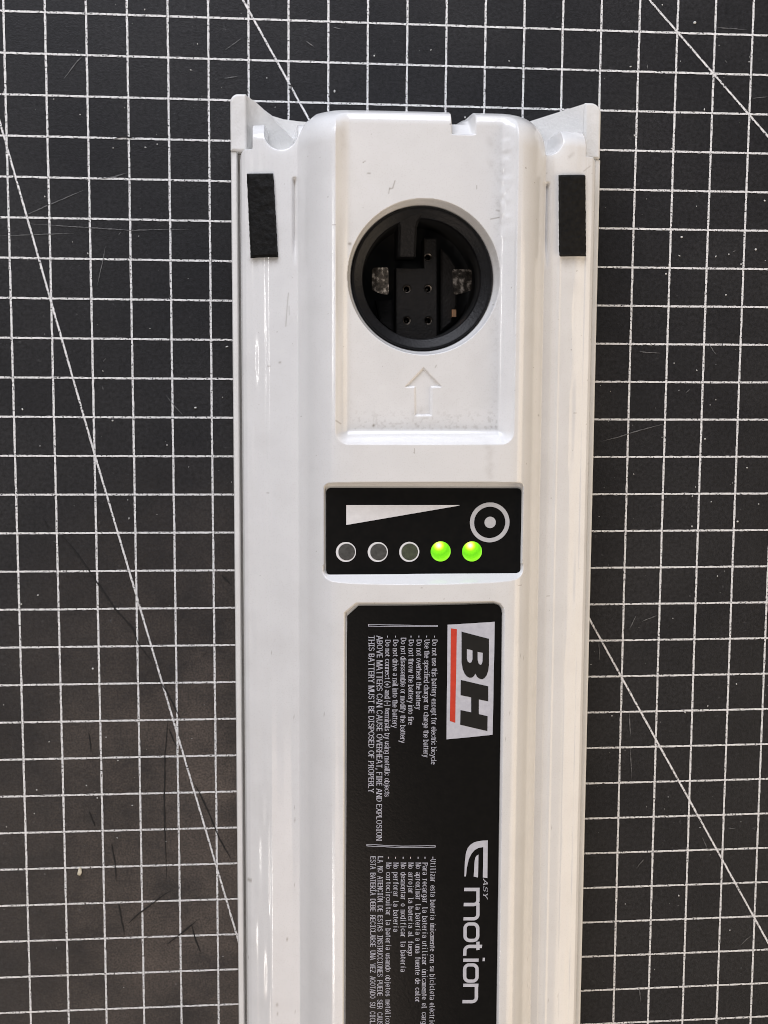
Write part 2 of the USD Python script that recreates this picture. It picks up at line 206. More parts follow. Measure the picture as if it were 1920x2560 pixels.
d = obj('crumb', m, M_crumb, smooth=40, label='cream coloured crumb lying on the mat at the lower left of the battery'); d.SetCustomDataByKey('category', 'crumb')

# ------------------------------------------------------------------ battery: local frame, u across, v along (towards the connector end), z up
X0 = 0.0017
bat = thing('bicycle_battery', 'white electric bicycle battery pack with round black socket, charge lights and black label', 'battery', (X0, 0, 0))
END = -0.172
PF_U = [0, .0296, .0315, .0335, .0352, .0365, .0378, .0405, .0420, .0429, .0434, .0436]
PF_Z = [.0228, .0228, .0226, .0222, .0219, .02162, .02112, .0200, .0193, .0184, .0168, .0148]
def z_flange(u):
    a = np.abs(u); z = np.interp(a, PF_U, PF_Z)
    soft = np.mean([np.interp(a+k, PF_U, PF_Z) for k in np.linspace(-0.0020, 0.0020, 9)], axis=0)     # right flange profile averaged rounder, which evens out banded reflections
    return np.where((u > 0) & (a > 0.0318) & (a < 0.0405), soft, z)
def z_label(u): return 0.0344-0.0010*(np.clip(np.abs(u), 0, .022)/0.0185)**2
PANEL_Z = 0.0311
SC = (-0.0003, 0.0634)     # socket axis
ARROW = Polygon([[-0.000278,0.042527],[0.004142,0.037979],[0.001774,0.037841],[0.001768,0.031189],[-0.002205,0.031177],[-0.002381,0.03782],[-0.00471,0.037935]])
LABEL = Polygon([[-0.019022999999999998,-0.015018000000000002],[-0.016257999999999998,-0.012683],[0.0165,-0.012673],[0.018109,-0.013247],[0.018976,-0.014366],[0.019175,-0.015499999999999998],[0.019373,-0.18],[-0.019400999999999998,-0.18]])
def sd_box(u, v, u0, u1, v0, v1, r):
    cu, cv, hu, hv = (u0+u1)/2, (v0+v1)/2, (u1-u0)/2-r, (v1-v0)/2-r
    du, dv = np.abs(u-cu)-hu, np.abs(v-cv)-hv
    return r-(np.hypot(np.maximum(du, 0), np.maximum(dv, 0))+np.minimum(np.maximum(du, dv), 0))     # >0 inside
def sd_poly(P, u, v):       # >0 inside a polygon
    X = np.array(P.exterior.coords); best = np.full(u.shape, 1e9); inside = np.zeros(u.shape, bool)
    for (x0, y0), (x1, y1) in zip(X[:-1], X[1:]):
        ex, ey = x1-x0, y1-y0; t = np.clip(((u-x0)*ex+(v-y0)*ey)/(ex*ex+ey*ey), 0, 1)
        best = np.minimum(best, np.hypot(u-x0-t*ex, v-y0-t*ey))
        with np.errstate(divide='ignore', invalid='ignore'):
            c = ((y0 > v) != (y1 > v)) & (u < (x1-x0)*(v-y0)/(y1-y0)+x0)
        inside ^= c
    return np.where(inside, best, -best)
def body_height(u, v):
    zf = z_flange(u)
    # front of the flange rolls down, two U-shaped screw pockets
    fr = np.clip((v-0.0955)/0.0052, 0, 1); zf = zf-0.0050*fr**2.2
    for s in (-1, 1):
        pc = 0.0334 if s < 0 else 0.0301
        uu = u*s; d = np.where(v > 0.0974, np.abs(uu-pc)-0.0034, np.hypot(uu-pc, v-0.0974)-0.0034)
        k = 1-sstep((d+0.0006)/0.0012); roll = np.exp(-np.maximum(d, 0)/0.0008)*0.0006
        zf = zf*(1-k)+0.0052*k-roll*(1-k)
    # raised hump with rounded flanks and rounded front corners
    RC = 0.0115; au = np.abs(u)-(0.0296-RC); av = v-(0.1047-RC)
    d = RC-(np.hypot(np.maximum(au, 0), np.maximum(av, 0))+np.minimum(np.maximum(au, av), 0))
    front = 0.0; ds = d
    dc = np.clip(ds, 0, 0.0090); rise = 2.2*dc-107.0*dc**2+0.42*(ds-dc); flat = 0.01090+0.055*(np.clip(ds, 0, .0125)-0.0084)
    kk = 0.0005+0.0016*front; hh = np.clip(0.5+0.5*(rise-flat)/kk, 0, 1); low = rise*(1-hh)+flat*hh-kk*hh*(1-hh)
    crown = 0.0010*(1-np.clip(u/0.0215, -1, 1)**2)*sstep(d/0.008)
    top = 0.0228+low+crown
    z = np.where(d > 0, np.maximum(top, zf), zf)
    # small mould ridge along the foot of the hump
    z = z+0.00012*np.exp(-((np.abs(u)-0.0336)/0.0004)**2)*(v < 0.084)*(u > 0)
    # long shallow pinch beside the pads
    z = z-0.0012*np.exp(-((np.abs(u)-0.0303)/0.0004)**2)*sstep((v-0.066)/0.008)*sstep((0.0872-v)/0.001)
    d_hump = d
    # connector recess, open at the front
    d = sd_box(u, v, -0.0212, 0.0210, 0.0245, 0.13, 0.0032)
    x = np.clip(d/0.0036, 0, 1); s = 1-(1-x)**1.7; s = s*sstep(x*6)*1.0
    z = np.where(d > 0, z*(1-s)+np.minimum(z, 0.0305)*s, z)
    # notch in the front lip
    k = sstep((u-0.0058)/0.0003)*sstep((0.0116-u)/0.0012)*sstep((v-0.0958)/0.0004)
    z = z-k*np.clip(0.0006+(v-0.0958)*1.1+np.maximum(v-0.0992, 0)*6*sstep((0.0105-u)/0.004), 0, 0.024)
    z = z-0.0017*np.clip((v-0.0979)/0.0034, 0, 1.2)**2*(np.abs(u) < 0.0296)
    # engraved arrow
    sel = (np.abs(u-np.mean([p[0] for p in ARROW.exterior.coords])) < 0.008) & (v > 0.027) & (v < 0.046)
    dd = np.full(u.shape, -1.0); dd[sel] = sd_poly(ARROW, u[sel], v[sel]); z = z-0.00050*sstep((dd+0.00005)/0.00034)
    # round socket well
    r = np.hypot(u-SC[0], v-SC[1])
    zw = np.interp(r, [0, 0.0158, 0.0164, 0.0169, 0.0176, 0.01785, 0.0181], [0.010, 0.010, 0.0245, 0.0262, 0.0288, 0.0302, 0.05])
    z = np.minimum(z, zw)
    # charge panel recess
    d = sd_box(u, v, -0.0237, 0.0236, -0.0064, 0.0153, 0.0012); slack = np.maximum(z-PANEL_Z, 0)
    low = sd_box(u, v, -0.0237, 0.0236, -0.0064-0.0, 0.0153, 0.0012)
    w = np.where(v < 0.0, 0.0022, 0.0007)
    dlow = np.minimum(d, 1)
    zz = PANEL_Z-0.0004
    wall = zz+np.maximum(0, (0.0002-d))*np.where(v < -0.004, 2.0, 6.0)
    z = np.where(v < -0.0120, z, np.where((np.abs(u) < 0.0245) & (v < 0.0165), np.minimum(z, np.maximum(wall, zz)), z))
    # label recess following the crown
    d = sd_poly(LABEL, u, v)*1.0 if (v.min() < -0.008) else np.full(u.shape, -1.0)
    s = sstep((d+0.0001)/0.0006)
    z = np.where(s > 0, z*(1-s)+np.minimum(z, z_label(u)-0.00035)*s, z)
    # outer edge of the shell: front corners under the end cap and the front of the tabs
    out = np.minimum(np.minimum(0.0437-np.abs(u), np.maximum(0.1004-v, np.minimum(d_hump, 0.1023-v))), np.where(np.abs(u) > 0.0402, 0.0942-v, 1))
    c = np.hypot(np.maximum(np.abs(u)-0.0412, 0), np.maximum(v-0.0920, 0))
    out = np.where((np.abs(u) > 0.0412) & (v > 0.0920), np.minimum(out, 0.0024-c), out)
    k = sstep((out+0.0001)/0.0005)
    return z*k+0.004*(1-k), out
def axis(pieces):
    a = [np.arange(p, q, s) for p, q, s in pieces]; return np.concatenate(a+[[pieces[-1][1]]])
U = axis([(-0.0442, 0.0442, 0.00016)])
V = axis([(END, -0.0200, 0.0008), (-0.0200, 0.1042, 0.00016)])
uu, vv = np.meshgrid(U, V); zz, outd = body_height(uu, vv)
zz += 0.00014*(np.abs(uu) > 0.0372)*(meshkit.noise(np.stack([uu*900, vv*90, uu*0+2], -1), 15)-0.5)
zz += 0.00003*(meshkit.noise(np.stack([uu*130, vv*35, uu*0], -1), 5)-0.5)
# moulding dents along the right-hand wall of the recess
dent = np.exp(-((uu-0.0186)/0.0012)**2)*sstep((vv-0.070)/0.004)*sstep((0.0965-vv)/0.002)
zz += dent*0.00035*(meshkit.noise(np.stack([uu*900, vv*700, uu*0], -1), 9)-0.5)
# grime: dust settled in corners, glue residue below the pads, rubbed marks
def stroke(pts, width):
    best = np.full(uu.shape, 1e9); pts = np.asarray(pts)
    for (x0, y0), (x1, y1) in zip(pts[:-1], pts[1:]):
        ex, ey = x1-x0, y1-y0; t = np.clip(((uu-x0)*ex+(vv-y0)*ey)/(ex*ex+ey*ey+1e-15), 0, 1)
        best = np.minimum(best, np.hypot(uu-x0-t*ex, vv-y0-t*ey))
    return np.exp(-(best/width)**2)
N1 = meshkit.fbm(np.stack([uu*1500, vv*1500, uu*0], -1), 4, 21); N2 = meshkit.fbm(np.stack([uu*160, vv*160, uu*0], -1), 4, 31)
fleck = np.clip((N1-0.56)*7, 0, 1)
floor = sstep((sd_box(uu, vv, -0.0212, 0.0210, 0.0245, 0.13, 0.0032)-0.0030)/0.001)
grime = 0.02+0.05*np.clip((N2-0.5)*3, 0, 1)
grime += floor*0.02+floor*0.16*fleck*np.exp(-((vv-0.0290)/0.0035)**2)+floor*0.10*np.exp(-((vv-0.0282)/0.0012)**2)*(0.4+N1)
grime += floor*0.07*fleck*np.exp(-((uu-0.0165)/0.0014)**2)+0.12*np.exp(-((uu+0.0182)/0.0008)**2)*floor*(0.3+N1)
for pts, wd, dk in [[[[-0.040494,0.068266],[-0.034685,0.068246]],0.0009,0.62],[[[-0.039943,0.067431],[-0.035239,0.067439]],0.0011,0.3],[[[0.03414,0.068697],[0.040085,0.06916]],0.001,0.55],[[[0.034833,0.067634],[0.039746,0.068201]],0.001,0.28],[[[0.014621,0.024021],[0.015275,0.023175],[0.01487,0.02148]],0.0009,0.35],[[[0.014691,0.018934],[0.015215,0.019783],[0.014918,0.018085],[0.015254,0.017021]],0.0008,0.35],[[[0.014458,0.094805],[0.014926,0.093937]],0.0008,0.35],[[[0.017892,0.0893],[0.017923,0.087239],[0.017338,0.085458]],0.0006,0.3],[[[0.016945,0.081016],[0.017436,0.07895],[0.017787,0.075986]],0.0006,0.4],[[[0.014832,0.089826],[0.015147,0.089098]],0.0007,0.3],[[[-0.002276,0.032191],[0.00092,0.032836]],0.0008,0.25],[[[-0.002898,0.029652],[0.002233,0.029347]],0.0009,0.22],[[[0.035609,0.093214],[0.036604,0.094045]],0.0004,0.5],[[[-0.019397,0.097084],[-0.018865,0.092977]],0.001,0.16],[[[-0.019152,0.043125],[-0.018984,0.030242]],0.0009,0.16],[[[0.039012,0.090153],[0.032711,0.072819]],0.0012,0.06]]: grime += 0.38*dk*stroke(pts, wd)*(0.3+1.3*N1)
for pts, wd, dk in [[[[-0.007248,0.085181],[-0.007775,0.083478],[-0.008444,0.083335]],0.00013,0.55],[[[-0.013535,0.086749],[-0.013001,0.086733]],0.00016,0.5],[[[-0.008706,0.082287],[-0.008445,0.083595]],0.00013,0.4],[[[-0.017776,0.070753],[-0.017562,0.070756]],0.0003,0.6],[[[-0.014607,0.08919],[-0.014075,0.08946]],0.00013,0.4],[[[0.015166,0.076893],[0.017154,0.077312]],0.00013,0.6],[[[0.03955,0.090207],[0.04133,0.091627]],0.00015,0.3],[[[-0.020941,0.030069],[-0.019787,0.029326]],0.00014,0.5],[[[0.002499,0.042577],[0.002751,0.043019]],0.00014,0.4],[[[-0.031859,0.060082],[-0.032183,0.056769],[-0.032512,0.052294]],0.00013,0.4],[[[-0.031743,0.057022],[-0.031622,0.054978]],0.00012,0.3],[[[-0.034055,0.04368],[-0.033899,0.043732]],0.00025,0.5],[[[-0.036792,0.042775],[-0.0364,0.042774]],0.0002,0.4],[[[-0.037241,0.012293],[-0.036844,0.012252]],0.00015,0.4],[[[-0.012056,0.028837],[-0.011961,0.028932]],0.0003,0.5],[[[0.028396,0.031361],[0.028622,0.031252]],0.0002,0.5],[[[-0.030935,-0.069333],[-0.030817,-0.069486]],0.0002,0.5],[[[-0.033607,-0.081981],[-0.033369,-0.082124]],0.0002,0.4],[[[-0.035592,-0.11848],[-0.035135,-0.118126]],0.00018,0.5],[[[-0.035451,-0.120545],[-0.035303,-0.121173]],0.00018,0.5],[[[0.016516,0.078934],[0.017131,0.078796]],0.0002,0.4]]: grime += dk*stroke(pts, wd)
grime += 0.5*(meshkit.noise(np.stack([uu*1100, vv*1100, uu*0+3], -1), 41) > 0.985)
grime = np.clip(grime, 0, 0.85)
nu, nv = len(U), len(V); idx = np.arange(nu*nv).reshape(nv, nu)
q = np.stack([idx[:-1, :-1], idx[:-1, 1:], idx[1:, 1:], idx[1:, :-1]], -1).reshape(-1, 4)
keep = (outd.ravel()[q] > -0.0005).any(1) & (np.hypot(uu-SC[0], vv-SC[1]).ravel()[q] > 0.0154).any(1); q = q[keep]
usedv = np.unique(q); remap = -np.ones(nu*nv, int); remap[usedv] = np.arange(len(usedv)); q = remap[q]
verts = np.c_[uu.ravel(), vv.ravel(), zz.ravel()][usedv]
shell = usdkit.mesh(stage, path_of('top_shell', bat), (verts, q), M_white, smooth=True)
UsdGeom.PrimvarsAPI(shell).CreatePrimvar('grime', Sdf.ValueTypeNames.FloatArray, 'vertex').Set(Vt.FloatArray.FromNumpy(grime.ravel()[usedv].astype(np.float32)))

# lower shell: trough whose rims show as thin rails on both sides
half = [(.0457, .004), (.0457, .0124), (.0455, .0128), (.0451, .0130), (.0444, .0130), (.0442, .0127), (.0441, .0122), (.0441, .0098)]
prof = [(.0400, .0005), (.0440, .0015)]+half+[(-a, c) for a, c in half[::-1]]+[(-.0440, .0015), (-.0400, .0005)]
tr = trimesh.creation.extrude_polygon(Polygon(prof), 0.0945-END, engine='earcut')
tr.vertices = np.c_[tr.vertices[:, 0], END+tr.vertices[:, 2], tr.vertices[:, 1]]; tr.fix_normals()
obj('lower_shell', tr, M_rail, bat, smooth=35)

# end cap: two corner blocks and a plate that dips between them
def solid(top, z0):      # loft of a planar outline with its own heights, closed down to z0
    top = np.asarray(top, float); n = len(top); bot = top.copy(); bot[:, 2] = z0
    P = Polygon(top[:, :2]); vt, ft = trimesh.creation.triangulate_polygon(P, engine='earcut')
    near = np.argmin(np.linalg.norm(np.asarray(vt)[:, None]-top[None, :, :2], axis=2), axis=1); ft = near[np.asarray(ft)]
    a = np.arange(n); b_ = (a+1) % n
    f = np.vstack([ft, ft[:, ::-1]+n, np.c_[a, a+n, b_], np.c_[b_, a+n, b_+n]])
    m = trimesh.Trimesh(np.vstack([top, bot]), f, process=False); m.fix_normals(); return m
def rounded_block(u0, u1, v0, v1, z0, z1, r, corner):
    P = sbox(u0, v0, u1, v1)
    P = P.buffer(-r*0.5).buffer(r*0.5, 8)
    c = Point(u1-corner if u0 > 0 else u0+corner, v1-corner).buffer(corner, 16)
    sq = sbox(u1-corner, v1-corner, u1, v1) if u0 > 0 else sbox(u0, v1-corner, u0+corner, v1)
    P = P.difference(sq).union(c.intersection(sq)).buffer(0)
    ms = []; n = 5; rings = []
    X = np.array(P.exterior.segmentize(0.0006).coords)[:-1]; ctr = X.mean(0)
    for k in range(n+1):
        a = k/n*math.pi/2; ins = r*(1-math.cos(a)); zc = z1-r+r*math.sin(a)
        Q = P.buffer(-ins-1e-7); E = Q.exterior
        rings.append(np.array([list(E.interpolate(E.project(Point(*p))).coords[0])+[zc] for p in X]))
    rings.insert(0, np.c_[X, np.full(len(X), z0)])
    N = len(X); V_ = np.vstack(rings); a = np.arange(N); b_ = (a+1) % N; F = []
    for k in range(len(rings)-1): F += [np.c_[a+k*N, b_+k*N, b_+(k+1)*N], np.c_[a+k*N, b_+(k+1)*N, a+(k+1)*N]]
    V_ = np.vstack([V_, [[ctr[0], ctr[1], z1]]]); t = len(V_)-1; F.append(np.c_[a+(len(rings)-1)*N, b_+(len(rings)-1)*N, np.full(N, t)])
    m = trimesh.Trimesh(V_, np.vstack(F), process=False); m.fix_normals(); return m
cap = obj('end_cap', trimesh.util.concatenate([
    solid([(-.0418, .1080, .0122), (-.0395, .1070, .0098), (-.0375, .1059, .0070), (-.0357, .1051, .0050), (-.0330, .1046, .0040), (-.0290, .1043, .0034), (-.0200, .1040, .0030), (-.0200, .0900, .0030), (-.0418, .0900, .0100)], 0.0006),
    solid([(.0413, .1080, .0126), (.0200, .1029, .0010), (.0200, .0900, .0010), (.0413, .0900, .0102)][::-1], 0.0006),
    solid([(-.0200, .1040, .0030), (.0200, .1029, .0010), (.0200, .0900, .0010), (-.0200, .0900, .0030)][::-1], 0.0005)]), M_cap, bat, smooth=35)
obj('cap_corner', rounded_block(-.0457, -.0417, .0946, .1081, .0006, .0136, .0007, .0020), M_cap, bat, smooth=40)
obj('cap_corner', rounded_block(.0412, .0454, .0946, .1081, .0006, .0136, .0007, .0026), M_cap, bat, smooth=40)

# foam pads glued to the flange
for k, quad in enumerate([[[-0.041641,0.088177],[-0.035268,0.087923],[-0.03426,0.068486],[-0.040855,0.068456]],[[0.032888,0.088768],[0.040086,0.089412],[0.040699,0.070022],[0.033423,0.069554]]]):
    quad = np.array(quad); n, mrow = 22, 56
    s, t = np.meshgrid(np.linspace(0, 1, n), np.linspace(0, 1, mrow))
    P = quad[0]*((1-s)*(1-t))[..., None]+quad[1]*(s*(1-t))[..., None]+quad[2]*(s*t)[..., None]+quad[3]*((1-s)*t)[..., None]
    edge = np.minimum(np.minimum(s, 1-s)*0.0066, np.minimum(t, 1-t)*0.020)
    P[..., 0] += 0.00012*(meshkit.noise(np.stack([t*40, s*0+k*7, s*0], -1), 3)-.5)*np.sign(s-.5)*(edge < 1e-6)
    lump = (meshkit.fbm(np.stack([P[..., 0]*500, P[..., 1]*600, P[..., 0]*0+k], -1), 3, 8)-.5)*(0.00045 if k == 0 else 0.00015)
    zt = z_flange(P[..., 0])+0.0009*sstep(edge/0.0003+0.15)+lump
    top = np.c_[P.reshape(-1, 2), zt.ravel()]; bot = np.c_[P.reshape(-1, 2), (z_flange(P[..., 0])-0.0002).ravel()]
    ii = np.arange(n*mrow).reshape(mrow, n)
    f = np.stack([ii[:-1, :-1], ii[1:, :-1], ii[1:, 1:], ii[:-1, 1:]], -1).reshape(-1, 4)
    loop = np.concatenate([ii[0, :], ii[1:, -1], ii[-1, -2::-1], ii[-2:0:-1, 0]]); l2 = np.roll(loop, -1); N = n*mrow
    f = np.vstack([f, np.c_[loop, l2, l2+N, loop+N]])
    m = trimesh.Trimesh(np.vstack([top, bot]), np.vstack([f[:, [0, 1, 2]], f[:, [0, 2, 3]]]), process=False); m.fix_normals()
    obj('foam_pad', m, M_foam, bat, smooth=50, label='crinkled black foam pad on the left flange' if k == 0 else 'flat black foam pad on the right flange')

# ---- round socket
cn = lathe([(0.0140, 0.0245), (0.0141, 0.0254), (0.0143, 0.0257), (0.0159, 0.0268), (0.0162, 0.0271), (0.01655, 0.0271), (0.0168, 0.0267), (0.0169, 0.0240), (0.0166, 0.0125)], 160)
cn.apply_translation((*SC, 0)); sock = obj('socket', cn, M_rim, bat, smooth=40)
wl = lathe([(0.0140, 0.0246), (0.01395, 0.0240), (0.0135, 0.0125)], 120); wl.apply_translation((*SC, 0)); obj('inner_wall', wl, M_hole, sock, smooth=40)
fl = trimesh.creation.cylinder(0.0140, 0.0010, sections=96); fl.apply_translation((*SC, 0.0128)); obj('socket_floor', fl, M_hole, sock)
def bev(shape, z0, z1, r=0.0003):
    A = extrude(shape, z0, z1-z0-r); B = extrude(shape.buffer(-r), z1-r, r); return trimesh.util.concatenate([A, B])
BL = Polygon([[-0.005831,0.066572],[0.00092,0.066613],[0.000863,0.073675],[0.003836,0.073721],[0.004159,0.049555],[-0.005661,0.049473]]); holes = [[-0.003258,0.061619],[0.00192,0.06173],[-0.003209,0.054054],[0.002035,0.05408],[0.001857,0.069264]]
HR = 0.00095
blk = BL
for h in holes: blk = blk.difference(Point(*h).buffer(HR, 12))
obj('contact_block', bev(blk, 0.0134, 0.0200, 0.0002), M_block, sock)
for h in holes:
    pin = lathe([(0.0, 0.0168), (0.00030, 0.0168), (0.00042, 0.0164), (0.00042, 0.0135)], 20); pin.apply_translation((*h, 0))
    slv = lathe([(0.00070, 0.0140), (0.00070, 0.0193), (0.00094, 0.0195), (0.00094, 0.0140)], 28); slv.apply_translation((*h, 0))
    obj('contact_sleeve', slv, M_metal, sock, smooth=40); obj('contact_pin', pin, M_metal, sock, smooth=40)
for sh, z0, z1 in [(Polygon([[-0.010621,0.059155],[-0.006543,0.0592],[-0.006375,0.051407],[-0.009325,0.053646]]), 0.0134, 0.0165), (Polygon([[0.005241,0.071725],[0.007041,0.070259],[0.009117,0.067298],[0.009221,0.057785],[0.00798,0.053747],[0.005432,0.051708]]), 0.0134, 0.0175)]: obj('side_block', bev(sh, z0, z1), M_block, sock)
KY = LineString([[-0.003647,0.07841],[-0.003585,0.06901]])
ky = [(0, 0.0262), (0.0030, 0.0252), (0.0060, 0.0238), (0.0085, 0.0226), (0.0100, 0.0215)]
kp = np.array(KY.coords); kd = (kp[-1]-kp[0])/np.linalg.norm(kp[-1]-kp[0]); kn = np.array([-kd[1], kd[0]]); kl = np.linalg.norm(kp[-1]-kp[0])
rings = []
for k in range(9):
    t = k/8; w = 0.0022+0.0030*max(0, 1-t/0.40)**2.2; zt = 0.0266-0.0040*t; c = kp[0]-kd*0.0010+kd*(kl+0.0010)*t
    rings.append([[*(c-kn*w), 0.0140], [*(c-kn*w), zt-0.0006], [*(c-kn*(w-0.0006)), zt], [*(c+kn*(w-0.0006)), zt], [*(c+kn*w), zt-0.0006], [*(c+kn*w), 0.0140]])
rv = np.array(rings).reshape(-1, 3); fs = []
for k in range(8):
    for j in range(6): a, b_ = k*6+j, k*6+(j+1) % 6; fs += [[a, b_, b_+6], [a, b_+6, a+6]]
for k in (0, 48): fs += [[k, k+j, k+j+1] for j in range(1, 5)]
m = trimesh.Trimesh(rv, fs, process=False); m.fix_normals(); obj('key_tab', m, M_rim, sock)
for P, tilt in [([[-0.011821,0.066426],[-0.007942,0.0666],[-0.007785,0.059956],[-0.009669,0.060304],[-0.011804,0.061265]], 0.25), ([[0.007414,0.066312],[0.012427,0.066378],[0.012411,0.061551],[0.009757,0.060528],[0.007985,0.06026]], -0.25)]:
    P = Polygon(P).buffer(-0.0006).buffer(0.0006, 6); m = extrude(P, 0, 0.0006); c = m.centroid
    s_ = m.subdivide(); s_.vertices[:, 2] += 0.0206+(s_.vertices[:, 0]-c[0])*tilt; obj('spring_contact', s_, M_metal, sock)
m = bev(Polygon([[0.007941,0.056905],[0.008962,0.056915],[0.008982,0.055114],[0.00796,0.055104]]), 0.0175, 0.0190, 0.0001); obj('copper_contact', m, M_copper, sock)

# ---- charge panel
PZ = PANEL_Z
pan = obj('charge_panel', extrude(Polygon([[-0.023192,0.014221],[0.023438,0.01406],[0.023426,-0.006614],[-0.023209,-0.006391]]).buffer(-0.0011).buffer(0.0011, 8), PZ-0.0006, 0.0006), M_panel, bat)
obj('level_wedge', extrude(Polygon([[-0.018454,0.010186],[0.008635,0.010097],[0.008151,0.009905],[-0.018449,0.005441]]), PZ, 0.00004), M_wprint, pan)
bc, br = [[0.015836,0.005896],0.004778]
obj('button_ring', extrude(Point(*bc).buffer(br, 48).difference(Point(*bc).buffer(br*0.79, 48)), PZ, 0.00004), M_gprint, pan)
obj('button_dot', extrude(Point(bc[0]+0.0001, bc[1]).buffer(br*0.285, 24), PZ, 0.00005), M_gprint, pan)
for k, (c, r) in enumerate([[[-0.018507,-0.000997],0.002378],[[-0.010936,-0.001048],0.002386],[[-0.003427,-0.001065],0.002394],[[0.004115,-0.001018],0.002402],[[0.011659,-0.001068],0.002411]]):
    def dome_(r, z0, h): return lathe([(r, z0), (r*0.97, z0+h*0.5), (r*0.8, z0+h*0.8), (r*0.4, z0+h*0.97), (0, z0+h)][::1], 48)
    if k < 3:
        obj('led_ring', extrude(Point(*c).buffer(r, 32), PZ, 0.00005), M_wprint, pan)
        m = dome_(r*0.86, PZ+0.00005, 0.00006); m.apply_translation((c[0]+r*(0.075 if k < 2 else 0.04), c[1], 0)); m.fix_normals()
        obj('led', m, M_lens if k < 2 else M_lens_tint, pan, smooth=True, label='unlit grey charge light' if k < 2 else 'unlit charge light with a faint green tint, beside the lit ones')
    else:
        m = dome_(r, PZ, 0.00035); m.apply_translation((c[0], c[1], 0)); m.fix_normals()
        obj('led', m, led_mat('lit_led_%s' % 'ab'[k-3], (X0+c[0]-r*0.22, c[1]+r*0.62, PZ+0.0003)), pan, smooth=True, label='lit green charge light')

# ---- label and its print, all following the crown of the case
def drape(shape, lift, thick=0.00003, seg=0.0008):
    ms = []
    for g in polys(shape):
        x0, y0, x1, y1 = g.bounds
        cells = [g] if x1-x0 < 2*seg else [c for k in range(int((x1-x0)/seg)+1) for c in polys(g.intersection(sbox(x0+k*seg, y0-1, x0+(k+1)*seg, y1+1)))]
        for c in cells:
            v2, f2 = trimesh.creation.triangulate_polygon(c, engine='earcut'); v2 = np.asarray(v2)
            ms.append(trimesh.Trimesh(np.c_[v2, z_label(v2[:, 0])+lift], f2, process=False))
    m = trimesh.util.concatenate(ms)
    n = m.face_normals[:, 2] < 0
    f = m.faces.copy(); f[n] = f[n][:, ::-1]; return trimesh.Trimesh(m.vertices, f, process=False)
lab = obj('label', drape(Polygon([[-0.018323,-0.015918],[-0.015658,-0.013483],[0.0165,-0.013273],[0.017809,-0.013747],[0.018476,-0.014666],[0.018675,-0.0157],[0.018873,-0.17],[-0.018801,-0.17]]), 0.0), M_sticker, bat, smooth=True)
obj('logo_plate', drape(Polygon([[0.005496,-0.018133],[0.016955,-0.017703],[0.016836,-0.045371],[0.005523,-0.046041]]), 0.00003), M_silver, lab)
obj('logo_bar', drape(Polygon([[0.006322,-0.019019],[0.007756,-0.019253],[0.007595,-0.042037],[0.006301,-0.041554]]), 0.00006), M_red, lab)
obj('logo_letter', drape(Polygon([[0.00889,-0.019868],[0.015581,-0.021778],[0.015672,-0.02824],[0.015484,-0.029659],[0.015133,-0.030683],[0.014594,-0.031363],[0.014025,-0.031601],[0.013372,-0.031422],[0.012767,-0.030908],[0.012368,-0.030144],[0.012064,-0.030703],[0.011551,-0.031101],[0.010982,-0.031134],[0.010306,-0.030776],[0.009729,-0.030061],[0.009252,-0.028936],[0.008975,-0.027251]], [[[0.010226,-0.024116],[0.011597,-0.024438],[0.011624,-0.026605],[0.011401,-0.027321],[0.01099,-0.027566],[0.010521,-0.027191],[0.010255,-0.026513]], [[0.012844,-0.024862],[0.014145,-0.025162],[0.014094,-0.027149],[0.013897,-0.027918],[0.013535,-0.028087],[0.013115,-0.027685],[0.012896,-0.026851]]]), 0.00006), M_blackprint, lab)
obj('logo_letter', drape(Polygon([[0.008845,-0.031586],[0.015562,-0.033374],[0.015614,-0.037073],[0.013309,-0.036511],[0.013356,-0.040109],[0.015535,-0.040725],[0.015507,-0.044388],[0.008789,-0.042546],[0.008852,-0.038954],[0.01145,-0.039591],[0.011404,-0.035921],[0.008836,-0.035316]]), 0.00006), M_blackprint, lab)
for Q in [[[-0.0134,-0.017894],[0.003131,-0.018195],[0.003134,-0.018578],[-0.013399,-0.018378]],[[-0.013574,-0.071702],[-0.005056,-0.072232],[0.003063,-0.072311],[0.003067,-0.07279],[-0.005054,-0.072684],[-0.013573,-0.072232]]]:
    P = Polygon(Q); obj('divider', drape(P.difference(P.buffer(-0.00011)), 0.00003), M_text, lab)
for Q in ([[0.016023,-0.071702],[0.014962,-0.071687],[0.013641,-0.071766],[0.01259,-0.071998],[0.011675,-0.07256],[0.011028,-0.073325],[0.010622,-0.074505],[0.010383,-0.076499],[0.010272,-0.08046],[0.010667,-0.080483],[0.010877,-0.078268],[0.011325,-0.07615],[0.011967,-0.074849],[0.012746,-0.073958],[0.013664,-0.073479],[0.014878,-0.073314],[0.014904,-0.081021],[0.016024,-0.081261]], [[0.013712,-0.075142],[0.013214,-0.075459],[0.012904,-0.075976],[0.012736,-0.077306],[0.01262,-0.080655],[0.013682,-0.080938]]): obj('wordmark_stroke', drape(Polygon(Q), 0.00003), M_silver, lab)
